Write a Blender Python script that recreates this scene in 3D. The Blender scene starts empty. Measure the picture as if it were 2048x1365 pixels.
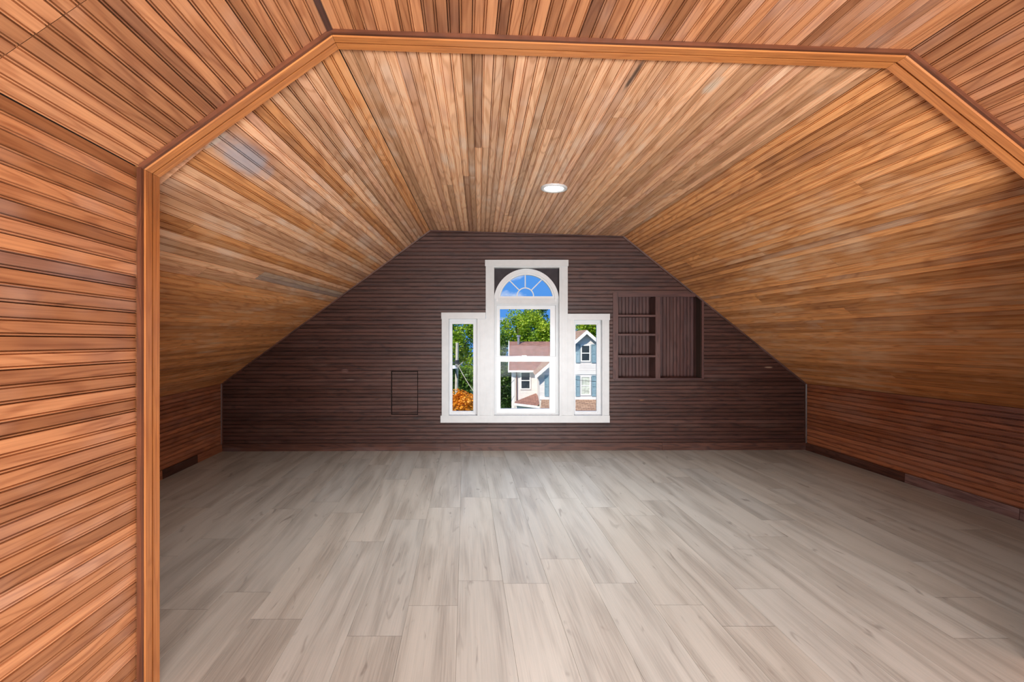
import bpy, math, random
from mathutils import Vector as V
random.seed(7)
sc = bpy.context.scene
F = 920.0; CX = 1024.0; HY = 676.0; CAMZ = 1.2

# ------------------------------------------------------------ camera / world / light / exposure
cam = bpy.data.cameras.new('camera'); camo = bpy.data.objects.new('camera', cam)
sc.collection.objects.link(camo); sc.camera = camo
camo.location = (0, 0, CAMZ); camo.rotation_euler = (math.pi / 2, 0, 0)
cam.sensor_width = 36.0; cam.lens = 36.0 * F / 2048.0
cam.shift_y = (HY - 682.5) / 2048.0      # the horizon sits a little above the middle
cam.clip_start = 0.02; cam.clip_end = 600
sc.view_settings.view_transform = 'Standard'; sc.view_settings.look = 'None'
sc.view_settings.gamma = 1.0; sc.view_settings.use_curve_mapping = False
sc.view_settings.exposure = 0.0
sc.cycles.max_bounces = 6; sc.cycles.diffuse_bounces = 3; sc.cycles.glossy_bounces = 2; sc.cycles.transparent_max_bounces = 8
sc.cycles.caustics_reflective = False; sc.cycles.caustics_refractive = False

world = bpy.data.worlds.new('sky'); sc.world = world; world.use_nodes = True
nt = world.node_tree; nt.nodes.clear()
def wn(t, **k):
    n = nt.nodes.new(t)
    for a, b in k.items(): setattr(n, a, b)
    return n
tc = wn('ShaderNodeTexCoord'); no = wn('ShaderNodeTexNoise'); no.inputs['Scale'].default_value = 5.5
no.inputs['Detail'].default_value = 6; no.inputs['Roughness'].default_value = .55
mp = wn('ShaderNodeMapping'); mp.inputs['Scale'].default_value = (1, 1, 2.2); mp.inputs['Location'].default_value = (.1, .7, .6)
nt.links.new(tc.outputs['Generated'], mp.inputs[0]); nt.links.new(mp.outputs[0], no.inputs['Vector'])
cr = wn('ShaderNodeValToRGB'); cr.color_ramp.elements[0].position = .53; cr.color_ramp.elements[1].position = .66
nt.links.new(no.outputs['Fac'], cr.inputs[0])
mx = wn('ShaderNodeMix', data_type='RGBA'); mx.inputs['A'].default_value = (.10, .33, .86, 1); mx.inputs['B'].default_value = (1.0, 1.0, 1.0, 1)
nt.links.new(cr.outputs[0], mx.inputs['Factor'])
bg = wn('ShaderNodeBackground'); bg.inputs['Strength'].default_value = 1.0
nt.links.new(mx.outputs['Result'], bg.inputs['Color'])
wo = wn('ShaderNodeOutputWorld'); nt.links.new(bg.outputs[0], wo.inputs[0])

def light(name, kind, loc, energy, color=(1, 1, 1), direction=None, **k):
    d = bpy.data.lights.new(name, kind); d.energy = energy; d.color = color
    for a, b in k.items(): setattr(d, a, b)
    o = bpy.data.objects.new(name, d); sc.collection.objects.link(o); o.location = loc
    if direction is not None: o.rotation_euler = V(direction).to_track_quat('-Z', 'Y').to_euler()
    return o
light('sun', 'SUN', (0, -10, 30), 6.0, (1, .90, .78), (.50, .62, -.72), angle=.009)
# added fill behind the camera, low and tilted up to brighten the ceilings
light('rear_fill_light', 'AREA', (.55, -2.36, .58), 335, (.93, .97, 1.0), (-.05, 1, .30), shape='RECTANGLE', size=2.5, size_y=.85)

# ------------------------------------------------------------ helpers
C = sc.collection
WL = {}                                              # world location of each object's origin
def P(px, py, d): return V(((px - CX) / F * d, d, CAMZ - (py - HY) / F * d))
def DB(px): return 4.896 / (1 - .0108 * (px - CX) / F)          # depth of the back wall behind a pixel column
def B(px, py, off=0.0): return P(px, py, DB(px) - off)

def empty(name, loc, label=None, cat=None, group=None, kind=None, parent=None):
    o = bpy.data.objects.new(name, None); C.objects.link(o); o.empty_display_size = .1
    if parent: o.parent = parent; o.location = V(loc) - WL[parent]
    else: o.location = loc
    WL[o] = V(loc); tag(o, label, cat, group, kind); return o
def tag(o, label=None, cat=None, group=None, kind=None):
    if label: o['label'] = label
    if cat: o['category'] = cat
    if group: o['group'] = group
    if kind: o['kind'] = kind
    return o
def mesh(name, vs, fs, mat, parent=None, uvs=None, base=None, smooth=False, mats=None, fmat=None):
    if base is None: base = WL[parent] if parent else V((0, 0, 0))
    base = V(base)
    me = bpy.data.meshes.new(name); me.from_pydata([tuple(V(v) - base) for v in vs], [], fs)
    if uvs is not None:
        l = me.uv_layers.new(name='UVMap')
        for lp in me.loops: l.data[lp.index].uv = uvs[lp.vertex_index]
    for m in (mats or [mat]): me.materials.append(m)
    if fmat: me.polygons.foreach_set('material_index', fmat)
    if smooth: me.polygons.foreach_set('use_smooth', [True] * len(me.polygons))
    me.update()
    o = bpy.data.objects.new(name, me); C.objects.link(o)
    if parent: o.parent = parent; o.location = base - WL[parent]
    else: o.location = base
    WL[o] = base
    return o
def fixn(vs, fs):
    return vs, fs
class MB:
    """collects shapes; build() links them as one mesh with uv along the longest side"""
    def __init__(s): s.v = []; s.f = []; s.uv = []
    def hexa(s, p, bev=0):                         # p: 8 corners, bottom ring 0-3, top ring 4-7
        p = [V(q) for q in p]; c = sum(p, V()) / 8
        for f in ((0, 3, 2, 1), (4, 5, 6, 7), (0, 1, 5, 4), (1, 2, 6, 5), (2, 3, 7, 6), (3, 0, 4, 7)):
            q = [p[i] for i in f]
            n = (q[1] - q[0]).cross(q[2] - q[0])
            if n.dot(sum(q, V()) / 4 - c) < 0: q = q[::-1]
            k = len(s.v); s.v += q; s.f.append((k, k + 1, k + 2, k + 3))
            e1 = (q[1] - q[0]).length; e2 = (q[3] - q[0]).length
            s.uv += [(0, 0), (e1, 0), (e1, e2), (0, e2)] if e1 >= e2 else [(0, 0), (0, e1), (e2, e1), (e2, 0)]
        return s
    def box(s, a, b):
        x0, y0, z0 = a; x1, y1, z1 = b
        return s.hexa([(x0, y0, z0), (x1, y0, z0), (x1, y1, z0), (x0, y1, z0), (x0, y0, z1), (x1, y0, z1), (x1, y1, z1), (x0, y1, z1)])
    def bar(s, a, b, side, t):                      # rectangular bar a->b ; side = half extent vector, t = other half extent
        a, b, side, t = V(a), V(b), V(side), V(t)
        return s.hexa([a - side - t, a + side - t, a + side + t, a - side + t, b - side - t, b + side - t, b + side + t, b - side + t])
    def tube(s, pts, r, n=8, r2=None):
        pts = [V(p) for p in pts]; k0 = len(s.v); L = 0
        for i, p in enumerate(pts):
            d = (pts[min(i + 1, len(pts) - 1)] - pts[max(i - 1, 0)]).normalized()
            a = d.cross(V((0, 0, 1)))
            if a.length < .05: a = d.cross(V((1, 0, 0)))
            a.normalize(); b = d.cross(a)
            rr = r if r2 is None else r + (r2 - r) * i / (len(pts) - 1)
            if i: L += (p - pts[i - 1]).length
            for j in range(n):
                t = 2 * math.pi * j / n
                s.v.append(p + (a * math.cos(t) + b * math.sin(t)) * rr); s.uv.append((L, rr * t))
        for i in range(len(pts) - 1):
            for j in range(n):
                s.f.append((k0 + i * n + j, k0 + i * n + (j + 1) % n, k0 + (i + 1) * n + (j + 1) % n, k0 + (i + 1) * n + j))
        s.f.append(tuple(k0 + j for j in range(n))[::-1]); s.f.append(tuple(k0 + (len(pts) - 1) * n + j for j in range(n)))
        return s
    def poly(s, pts):
        k = len(s.v); s.v += [V(p) for p in pts]; s.f.append(tuple(range(k, k + len(pts))))
        o = V(pts[0]); e = (V(pts[1]) - o).normalized(); n = e.cross(V(pts[2]) - o)
        g = n.cross(e).normalized() if n.length > 1e-9 else e
        s.uv += [((V(p) - o).dot(e), (V(p) - o).dot(g)) for p in pts]
        return s
    def prism(s, pts, off):                         # polygon extruded by a vector, closed
        off = V(off); pts = [V(p) for p in pts]; n = len(pts)
        nn = sum(((pts[i] - pts[0]).cross(pts[(i + 1) % n] - pts[0]) for i in range(1, n - 1)), V())
        if nn.dot(off) > 0: pts = pts[::-1]
        s.poly(pts); s.poly([p + off for p in pts][::-1])
        for i in range(n):
            a, b = pts[i], pts[(i + 1) % n]
            s.poly([a, a + off, b + off, b])
        return s
    def lathe(s, c, axis_prof, n=32):               # (r, z) pairs round +Z at c
        k = len(s.v); m = len(axis_prof)
        for r, z in axis_prof:
            for j in range(n):
                t = 2 * math.pi * j / n; s.v.append(V(c) + V((r * math.cos(t), r * math.sin(t), z))); s.uv.append((r * t, z))
        for i in range(m - 1):
            for j in range(n):
                s.f.append((k + i * n + j, k + i * n + (j + 1) % n, k + (i + 1) * n + (j + 1) % n, k + (i + 1) * n + j))
        return s
    def build(s, name, mat, parent=None, base=None, smooth=False):
        return mesh(name, s.v, s.f, mat, parent, s.uv, base, smooth)

# ------------------------------------------------------------ materials
def mat_new(name):
    m = bpy.data.materials.new(name); m.use_nodes = True; t = m.node_tree
    b = t.nodes['Principled BSDF']; return m, t, b
def nd(t, ty, **k):
    n = t.nodes.new(ty)
    for a, b in k.items(): setattr(n, a, b)
    return n
def math_n(t, op, a, b=None, c=None):
    n = nd(t, 'ShaderNodeMath', operation=op)
    for i, x in enumerate((a, b, c)):
        if x is None: continue
        if isinstance(x, (int, float)): n.inputs[i].default_value = x
        else: t.links.new(x, n.inputs[i])
    return n.outputs[0]
def mix_n(t, fac, a, b, blend='MIX'):
    n = nd(t, 'ShaderNodeMix', data_type='RGBA', blend_type=blend)
    for s, x in (('Factor', fac), ('A', a), ('B', b)):
        if isinstance(x, (int, float)): n.inputs[s].default_value = x
        elif isinstance(x, tuple): n.inputs[s].default_value = (*x, 1) if len(x) == 3 else x
        else: t.links.new(x, n.inputs[s])
    return n.outputs['Result']
def ramp_n(t, x, p0, p1, a=0.0, b=1.0):
    n = nd(t, 'ShaderNodeMapRange', interpolation_type='SMOOTHSTEP'); t.links.new(x, n.inputs[0])
    n.inputs[1].default_value = p0; n.inputs[2].default_value = p1; n.inputs[3].default_value = a; n.inputs[4].default_value = b
    return n.outputs[0]
def comb(t, x, y, z):
    n = nd(t, 'ShaderNodeCombineXYZ')
    for i, q in enumerate((x, y, z)):
        if isinstance(q, (int, float)): n.inputs[i].default_value = q
        else: t.links.new(q, n.inputs[i])
    return n.outputs[0]
def noise_n(t, vec, scale, detail=4, rough=.55, dist=0, dim='3D'):
    n = nd(t, 'ShaderNodeTexNoise', noise_dimensions=dim); t.links.new(vec, n.inputs['Vector'])
    n.inputs['Scale'].default_value = scale; n.inputs['Detail'].default_value = detail
    n.inputs['Roughness'].default_value = rough; n.inputs['Distortion'].default_value = dist
    return n.outputs['Fac']
def plain(name, col, rough=.6, spec=.5, noise=.0, nscale=8, metal=0):
    m, t, b = mat_new(name)
    b.inputs['Roughness'].default_value = rough; b.inputs['Specular IOR Level'].default_value = spec; b.inputs['Metallic'].default_value = metal
    tc = nd(t, 'ShaderNodeTexCoord'); f = noise_n(t, tc.outputs['Object'], nscale, 2)
    k = ramp_n(t, f, .3, .7, 1 - noise, 1 + noise)
    t.links.new(mix_n(t, 1.0, col, comb(t, k, k, k), 'MULTIPLY'), b.inputs['Base Color']); return m
def wood(name, light, dark, pale, rough=.36, var=.28, wear=.5, ring=.5, fine=22, spec=.5, bump=.25, cool=(.62, .62, .78)):
    """stained beadboard: grain runs along u; every strip gets its own tone from its object random number"""
    m, t, b = mat_new(name)
    uv = nd(t, 'ShaderNodeUVMap'); sp = nd(t, 'ShaderNodeSeparateXYZ'); t.links.new(uv.outputs[0], sp.inputs[0])
    oi = nd(t, 'ShaderNodeObjectInfo'); wnz = nd(t, 'ShaderNodeTexWhiteNoise', noise_dimensions='1D')
    half = math_n(t, 'GREATER_THAN', sp.outputs[1], .041)           # the two strips either side of a bead differ
    t.links.new(math_n(t, 'ADD', math_n(t, 'MULTIPLY', oi.outputs['Random'], 731.7), math_n(t, 'MULTIPLY', half, 3.31)), wnz.inputs['W'])
    rs = nd(t, 'ShaderNodeSeparateColor'); t.links.new(wnz.outputs['Color'], rs.inputs[0])
    r1, r2, r3 = rs.outputs[0], rs.outputs[1], rs.outputs[2]
    U = math_n(t, 'ADD', sp.outputs[0], math_n(t, 'MULTIPLY', r1, 57.0)); W = math_n(t, 'ADD', sp.outputs[1], math_n(t, 'MULTIPLY', r2, 23.0))
    streak = noise_n(t, comb(t, math_n(t, 'MULTIPLY', U, 3.0), math_n(t, 'MULTIPLY', W, fine * 7), 0), 1.0, 3, .6, dim='2D')
    rv = noise_n(t, comb(t, math_n(t, 'MULTIPLY', U, 1.5), math_n(t, 'MULTIPLY', W, 15.0), 0), 1.0, 1, .4, .3, dim='2D')
    rings = ramp_n(t, math_n(t, 'PINGPONG', math_n(t, 'MULTIPLY', rv, 11.0), 1.0), .05, .55)
    g = math_n(t, 'ADD', math_n(t, 'MULTIPLY', ramp_n(t, streak, .25, .75), 1 - ring), math_n(t, 'MULTIPLY', rings, ring))
    col = mix_n(t, g, dark, light)
    # strip to strip tone: lighter / darker and orange / purple-brown
    val = math_n(t, 'ADD', math_n(t, 'MULTIPLY', math_n(t, 'SUBTRACT', r1, .5), 2 * var), 1.0)
    col = mix_n(t, 1.0, col, comb(t, val, math_n(t, 'POWER', val, 1.15), math_n(t, 'POWER', val, 1.3)), 'MULTIPLY')
    tc = nd(t, 'ShaderNodeTexCoord')
    st = nd(t, 'ShaderNodeVectorMath', operation='ADD'); t.links.new(tc.outputs['Object'], st.inputs[0])
    t.links.new(comb(t, math_n(t, 'MULTIPLY', r2, .35), math_n(t, 'MULTIPLY', r3, .9), 0), st.inputs[1])
    pat = noise_n(t, st.outputs[0], 1.6, 3, .62)
    wf = math_n(t, 'MULTIPLY', ramp_n(t, pat, .50, .70), wear)
    col = mix_n(t, wf, col, mix_n(t, .5, pale, col))                # worn, greyed finish
    df = math_n(t, 'MULTIPLY', math_n(t, 'ADD', ramp_n(t, pat, .46, .30), ramp_n(t, r3, .72, 1.0)), .55)
    col = mix_n(t, df, col, mix_n(t, 1.0, col, cool, 'MULTIPLY'))   # darker, cooler old stain
    t.links.new(col, b.inputs['Base Color'])
    rr = math_n(t, 'ADD', math_n(t, 'MULTIPLY', g, -.06), math_n(t, 'ADD', math_n(t, 'MULTIPLY', pat, .25), rough - .08))
    t.links.new(rr, b.inputs['Roughness']); b.inputs['Specular IOR Level'].default_value = spec
    return m
M = {}
M['wood'] = wood('honey_stained_beadboard', (.55, .245, .105), (.33, .120, .046), (.66, .48, .40), wear=.6, var=.32)
M['wood_ceiling'] = wood('faded_brightened_ceiling_beadboard', (.90, .54, .31), (.58, .28, .13), (.92, .78, .64), wear=.9, var=.30, cool=(.74, .66, .72))  # faded finish, made paler still to carry the far room's stronger light
M['wood_slope'] = wood('golden_stained_slope_beadboard', (.76, .355, .130), (.47, .18, .056), (.88, .64, .42), wear=.8, var=.30)
M['wood_back'] = wood('dark_stained_beadboard', (.094, .039, .028), (.034, .0145, .012), (.125, .072, .058), rough=.42, var=.24, wear=.6, spec=.35, cool=(.70, .68, .76))
M['wood_knee'] = wood('red_brown_stained_beadboard', (.40, .150, .066), (.21, .068, .032), (.44, .28, .23), rough=.32)
M['wood_trim'] = wood('orange_varnished_trim', (.58, .225, .065), (.36, .12, .034), (.60, .28, .11), rough=.30, var=.08, wear=.3, ring=.25, fine=26)
M['wood_pale'] = wood('pale_worn_beadboard', (.58, .42, .30), (.40, .27, .18), (.70, .60, .50), wear=.6, var=.1)
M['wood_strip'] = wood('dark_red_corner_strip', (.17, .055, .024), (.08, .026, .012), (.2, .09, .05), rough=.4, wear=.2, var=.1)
M['wood_base'] = wood('dark_baseboard', (.10, .04, .026), (.035, .015, .012), (.22, .15, .15), rough=.4, spec=.35)
M['wood_worn'] = wood('worn_greyed_baseboard', (.34, .22, .22), (.12, .065, .065), (.50, .42, .44), rough=.45, wear=.9)
M['wood_shelf'] = wood('dark_red_shelf_wood', (.125, .052, .042), (.052, .022, .019), (.16, .10, .09), rough=.45, var=.15, spec=.35)
M['backing'] = plain('dark_backing_boards', (.035, .017, .011), .8)
M['white'] = plain('white_window_paint', (.60, .625, .63), .38, .5, .03, 14)
M['vinyl'] = plain('white_vinyl_sash', (.72, .74, .745), .3, .5, .02, 14)
M['spandrel'] = plain('dark_grey_panel', (.045, .036, .040), .7, .3, .15, 12)
M['metal'] = plain('grey_hardware', (.5, .5, .5), .35, metal=.8)

def floor_mat():
    m, t, b = mat_new('grey_oak_vinyl_plank')
    uv = nd(t, 'ShaderNodeUVMap'); sp = nd(t, 'ShaderNodeSeparateXYZ'); t.links.new(uv.outputs[0], sp.inputs[0])
    oi = nd(t, 'ShaderNodeObjectInfo'); wz = nd(t, 'ShaderNodeTexWhiteNoise', noise_dimensions='1D')
    t.links.new(math_n(t, 'MULTIPLY', oi.outputs['Random'], 519.3), wz.inputs['W'])
    rs = nd(t, 'ShaderNodeSeparateColor'); t.links.new(wz.outputs['Color'], rs.inputs[0])
    r1, r2, r3 = rs.outputs
    U = math_n(t, 'ADD', sp.outputs[0], math_n(t, 'MULTIPLY', r1, 41.0)); W = math_n(t, 'ADD', sp.outputs[1], math_n(t, 'MULTIPLY', r2, 17.0))
    fine = noise_n(t, comb(t, math_n(t, 'MULTIPLY', U, 3.0), math_n(t, 'MULTIPLY', W, 150.0), r3), 1.0, 3, .65)
    band = noise_n(t, comb(t, math_n(t, 'MULTIPLY', U, 1.1), math_n(t, 'MULTIPLY', W, 11.0), 0), 1.0, 3, .5, .3, dim='2D')
    knot = noise_n(t, comb(t, math_n(t, 'MULTIPLY', U, 5.0), math_n(t, 'MULTIPLY', W, 22.0), 0), 1.0, 2, .5, .6, dim='2D')
    col = mix_n(t, ramp_n(t, band, .28, .66), (.30, .288, .265), (.43, .424, .398))
    col = mix_n(t, math_n(t, 'MULTIPLY', ramp_n(t, fine, .35, .65), .35), col, (.55, .52, .48))
    col = mix_n(t, math_n(t, 'MULTIPLY', ramp_n(t, knot, .66, .84), .5), col, (.12, .10, .088))
    tint = mix_n(t, r3, (.975, .985, .95), (.945, .99, .99))
    col = mix_n(t, 1.0, col, tint, 'MULTIPLY')
    v = math_n(t, 'ADD', math_n(t, 'MULTIPLY', r2, .12), .94)
    col = mix_n(t, 1.0, col, comb(t, v, v, v), 'MULTIPLY')
    t.links.new(col, b.inputs['Base Color'])
    t.links.new(ramp_n(t, fine, .2, .8, .34, .50), b.inputs['Roughness']); b.inputs['Specular IOR Level'].default_value = .5
    bp = nd(t, 'ShaderNodeBump'); bp.inputs['Strength'].default_value = .22; bp.inputs['Distance'].default_value = .001
    t.links.new(fine, bp.inputs['Height']); t.links.new(bp.outputs[0], b.inputs['Normal'])
    return m
M['floor'] = floor_mat()
def glass_mat():
    m, t, b = mat_new('window_glass'); t.nodes.remove(b); out = t.nodes['Material Output']
    tr = nd(t, 'ShaderNodeBsdfTransparent'); tr.inputs[0].default_value = (.97, .985, .98, 1)
    gl = nd(t, 'ShaderNodeBsdfGlossy'); gl.inputs['Roughness'].default_value = .02
    fr = nd(t, 'ShaderNodeFresnel'); fr.inputs['IOR'].default_value = 1.45
    ms = nd(t, 'ShaderNodeMixShader'); t.links.new(math_n(t, 'MULTIPLY', fr.outputs[0], .05), ms.inputs[0])
    t.links.new(tr.outputs[0], ms.inputs[1]); t.links.new(gl.outputs[0], ms.inputs[2]); t.links.new(ms.outputs[0], out.inputs[0])
    return m
M['glass'] = glass_mat()
def emit_mat(name, col, s):
    m, t, b = mat_new(name); b.inputs['Emission Color'].default_value = (*col, 1); b.inputs['Emission Strength'].default_value = s
    b.inputs['Base Color'].default_value = (.9, .9, .9, 1); return m
M['lens'] = emit_mat('lit_lamp_lens', (1, .97, .92), 7.0); M['lens'].cycles.emission_sampling = 'NONE'
def leaf_mat(name, cols, sub=.35):
    m, t, b = mat_new(name); out = t.nodes['Material Output']
    g = nd(t, 'ShaderNodeNewGeometry'); tc = nd(t, 'ShaderNodeTexCoord')
    f = noise_n(t, tc.outputs['Object'], .55, 3); r = g.outputs['Random Per Island']
    x = math_n(t, 'ADD', math_n(t, 'MULTIPLY', ramp_n(t, f, .3, .7), .6), math_n(t, 'MULTIPLY', r, .4))
    cr = nd(t, 'ShaderNodeValToRGB'); t.links.new(x, cr.inputs[0])
    e = cr.color_ramp.elements; e[0].color = (*cols[0], 1); e[1].color = (*cols[2], 1); k = e.new(.5); k.color = (*cols[1], 1)
    t.links.new(cr.outputs[0], b.inputs['Base Color']); b.inputs['Roughness'].default_value = .5
    tl = nd(t, 'ShaderNodeBsdfTranslucent'); t.links.new(cr.outputs[0], tl.inputs[0])
    ms = nd(t, 'ShaderNodeMixShader'); ms.inputs[0].default_value = sub
    t.links.new(b.outputs[0], ms.inputs[1]); t.links.new(tl.outputs[0], ms.inputs[2]); t.links.new(ms.outputs[0], out.inputs[0])
    return m
M['leaf'] = leaf_mat('sunlit_green_leaves', ((.07, .17, .010), (.26, .42, .015), (.62, .66, .05)))
M['leaf2'] = leaf_mat('deep_green_leaves', ((.02, .06, .010), (.07, .17, .018), (.24, .36, .03)))
M['leaf_o'] = leaf_mat('orange_autumn_leaves', ((.45, .11, .008), (.80, .30, .012), (.95, .50, .05)))
M['bark'] = plain('grey_bark', (.10, .075, .055), .9, .2, .3, 4)
M['siding'] = plain('cream_clapboard', (.74, .69, .66), .7, .3, .04, 2)
M['siding_w'] = plain('white_house_trim', (.82, .80, .78), .6, .3, .03, 3)
M['shutter'] = plain('blue_grey_shutter', (.24, .36, .42), .6, .3, .08, 6)
M['hglass'] = plain('dark_house_window', (.035, .04, .04), .12, .5, .3, 3)
M['curtain'] = plain('pale_curtain', (.55, .58, .50), .8, .3, .25, 5)
M['pole'] = plain('weathered_pole', (.52, .46, .38), .85, .2, .15, 3)
M['wire'] = plain('black_cable', (.03, .03, .03), .6)
M['ground'] = plain('grass_ground', (.10, .16, .04), .95, .2, .3, .6)
def shingle_mat(name, a, bcol):
    m, t, b = mat_new(name); uv = nd(t, 'ShaderNodeUVMap')
    br = nd(t, 'ShaderNodeTexBrick'); t.links.new(uv.outputs[0], br.inputs['Vector'])
    br.inputs['Color1'].default_value = (*a, 1); br.inputs['Color2'].default_value = (*bcol, 1); br.inputs['Mortar'].default_value = (.14, .075, .06, 1)
    br.inputs['Scale'].default_value = 1; br.inputs['Brick Width'].default_value = .32; br.inputs['Row Height'].default_value = .16; br.inputs['Mortar Size'].default_value = .012
    br.inputs['Bias'].default_value = 0
    t.links.new(br.outputs['Color'], b.inputs['Base Color']); b.inputs['Roughness'].default_value = .9; return m
M['shingle'] = shingle_mat('red_brown_shingles', (.34, .17, .13), (.20, .095, .075))
M['shingle_t'] = shingle_mat('tan_brown_shingles', (.42, .27, .18), (.27, .16, .105))

# ------------------------------------------------------------ beadboard
def profile(w):
    m = .001; c = w / 2
    return [(.5*m, 9*m), (2.0*m, .6*m), (5.2*m, .6*m), (7.2*m, 7*m), (9.4*m, 0), (c - 4.8*m, 0), (c - 2.6*m, 7*m), (c - .6*m, .6*m), (c + 2.6*m, .6*m),
            (c + 4.6*m, 7*m), (c + 6.8*m, 0), (w - 2.2*m, 0), (w - .5*m, 9*m)]
def clip_profile(pr, a, b):
    def at(x):
        for (x0, d0), (x1, d1) in zip(pr, pr[1:]):
            if x0 <= x <= x1: return (x, d0 + (d1 - d0) * (x - x0) / max(1e-9, x1 - x0))
        return (x, 9e-3)
    return [(a + .0004, .009), at(a + .0006)] + [p for p in pr if a + .001 < p[0] < b - .001] + [at(b - .0006), (b - .0004, .009)]
INSIDE = V((.5, 3.0, 1.1))
def board(parent, a0, a1, b0, b1, mat, name='board', pr=None, wref=None, inside=None, lift=0.0, u0=0.0):
    """one board: end A runs a0->a1 across its width, end B runs b0->b1"""
    a0, a1, b0, b1 = V(a0), V(a1), V(b0), V(b1)
    n = ((a1 + b1 - a0 - b0).cross(b0 + b1 - a0 - a1)).normalized()
    if n.dot((inside or INSIDE) - a0) < 0: n = -n
    w = wref or (a1 - a0).length
    pr = pr or profile(w)
    L = ((b0 + b1) - (a0 + a1)).length / 2
    vs, uv = [], []
    for k, (x, d) in enumerate(pr):
        f = x / w
        vs.append(a0.lerp(a1, f) - n * (d - lift)); uv.append((u0, x))
    for k, (x, d) in enumerate(pr):
        f = x / w
        vs.append(b0.lerp(b1, f) - n * (d - lift)); uv.append((u0 + L, x))
    m = len(pr); fs = []
    for k in range(m - 1):
        q = (k, k + 1, m + k + 1, m + k)
        nn = (vs[q[1]] - vs[q[0]]).cross(vs[q[2]] - vs[q[0]])
        fs.append(q if nn.dot(n) > 0 else q[::-1])
    return mesh(name, vs, fs, mat, parent, uv)
def boards(parent, a0, a1, b0, b1, mat, n=None, cuts=None, inside=None, rnd=0.0, special=None):
    """a surface laid with boards running from edge A (a0..a1) to edge B (b0..b1)"""
    a0, a1, b0, b1 = V(a0), V(a1), V(b0), V(b1)
    n = n or max(1, round(max((a1 - a0).length, (b1 - b0).length) / .0815))
    for i in range(n):
        f0, f1 = i / n, (i + 1) / n
        p0, p1, q0, q1 = a0.lerp(a1, f0), a0.lerp(a1, f1), b0.lerp(b1, f0), b0.lerp(b1, f1)
        cs = list(cuts) if cuts else []
        if special and special[0] == i: cs = list(special[1])
        elif rnd and random.random() < rnd: cs.append(random.uniform(.12, .88))
        L = ((q0 + q1) - (p0 + p1)).length / 2
        es = [0] + sorted(cs) + [1]; g = .0006 / L
        lift = random.uniform(-.0008, .0008)
        for s, e in zip(es, es[1:]):
            s2 = s + (g if s > 0 else 0); e2 = e - (g if e < 1 else 0)
            board(parent, p0.lerp(q0, s2), p1.lerp(q1, s2), p0.lerp(q0, e2), p1.lerp(q1, e2), special[2] if special and special[0] == i and e == 1 else (mat(i) if callable(mat) else mat), inside=inside, lift=lift, u0=s * L)
def shell(name, a0, a1, b1, b0, mat=None, grow=.06, grow_len=.015, t0=.011, t1=.08, inside=None, n=10):
    """solid backing that follows the (slightly twisted) surface its boards are laid on"""
    a0, a1, b1, b0 = V(a0), V(a1), V(b1), V(b0); g0 = grow / (a1 - a0).length; g1 = grow_len / (b0 - a0).length
    def pt(u, v): return a0.lerp(a1, u).lerp(b0.lerp(b1, u), v)
    vs, fs = [], []
    for t in (t0, t1):
        for i in range(n + 1):
            for k in range(n + 1):
                u = -g0 + (1 + 2 * g0) * i / n; v = -g1 + (1 + 2 * g1) * k / n
                nn = (pt(u + .01, v) - pt(u - .01, v)).cross(pt(u, v + .01) - pt(u, v - .01)).normalized()
                if nn.dot((inside or INSIDE) - pt(.5, .5)) < 0: nn = -nn
                vs.append(pt(u, v) - nn * t)
    m = n + 1; N = m * m
    for i in range(n):
        for k in range(n):
            q = (i * m + k, (i + 1) * m + k, (i + 1) * m + k + 1, i * m + k + 1)
            fs += [q, tuple(x + N for x in q)[::-1]]
    for k in range(n):
        for p, q in ((k, k + 1), (n * m + k, n * m + k + 1), (k * m, (k + 1) * m), (k * m + n, (k + 1) * m + n)):
            fs.append((p, q, q + N, p + N))
    o = mesh(name, vs, fs, mat or M['backing']); o['kind'] = 'structure'; return o

# ------------------------------------------------------------ sections of the attic
AX = V((-.1022, 1, 0))                                            # the direction the room runs in
BL, BR = B(860, 461), B(1247, 473)                                 # back wall: folds of the ceiling
KL, KR = B(448, 768), B(1614, 768)                                 # tops of the knee walls
FLb, FRb = V((B(443, 903).x, B(443, 903).y, 0)), V((B(1612, 899).x, B(1612, 899).y, 0))
KL = V((FLb.x, FLb.y, KL.z)); KR = V((FRb.x, FRb.y, KR.z))
a1, a2, a3 = P(290, 340, 1.515), P(665, 72, 1.585), P(1812, 113, 1.625)
a4 = a3 + (P(2048, 303, 1.637) - a3) * 1.22
def outward(i, d):                                                 # a corner of the arch pushed out of the opening
    pts = [V((a1.x, a1.y, 0)), a1, a2, a3, a4, V((a4.x, a4.y, 0))]
    def nrm(p, q):
        e = q - p; return V((-e.z, 0, e.x)).normalized()
    n0, n1 = nrm(pts[i - 1], pts[i]), nrm(pts[i], pts[i + 1]); h = (n0 + n1).normalized()
    return pts[i] + h * (d / max(.3, h.dot(n0)))
def fwd(p, y, slope=0.0): return V((p.x + AX.x * (y - p.y), y, p.z + slope * (y - p.y)))
YA = 1.640                                                         # where the far room's boards begin
LIFT = .016
FA2, FA3 = outward(2, LIFT), outward(3, LIFT)
FA2 = fwd(FA2, YA); FA3 = fwd(FA3, YA)
FKL = V((FLb.x + AX.x * (YA - FLb.y), YA, KL.z - .05)); FKR = V((FRb.x + AX.x * (YA - FRb.y), YA, KR.z + .05))
FFL, FFR = V((FKL.x, YA, 0)), V((FKR.x, YA, 0))
BE = .012                                                          # boards stop just past the back wall's face
def ext(p): return V((p.x, p.y + BE, p.z))

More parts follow.
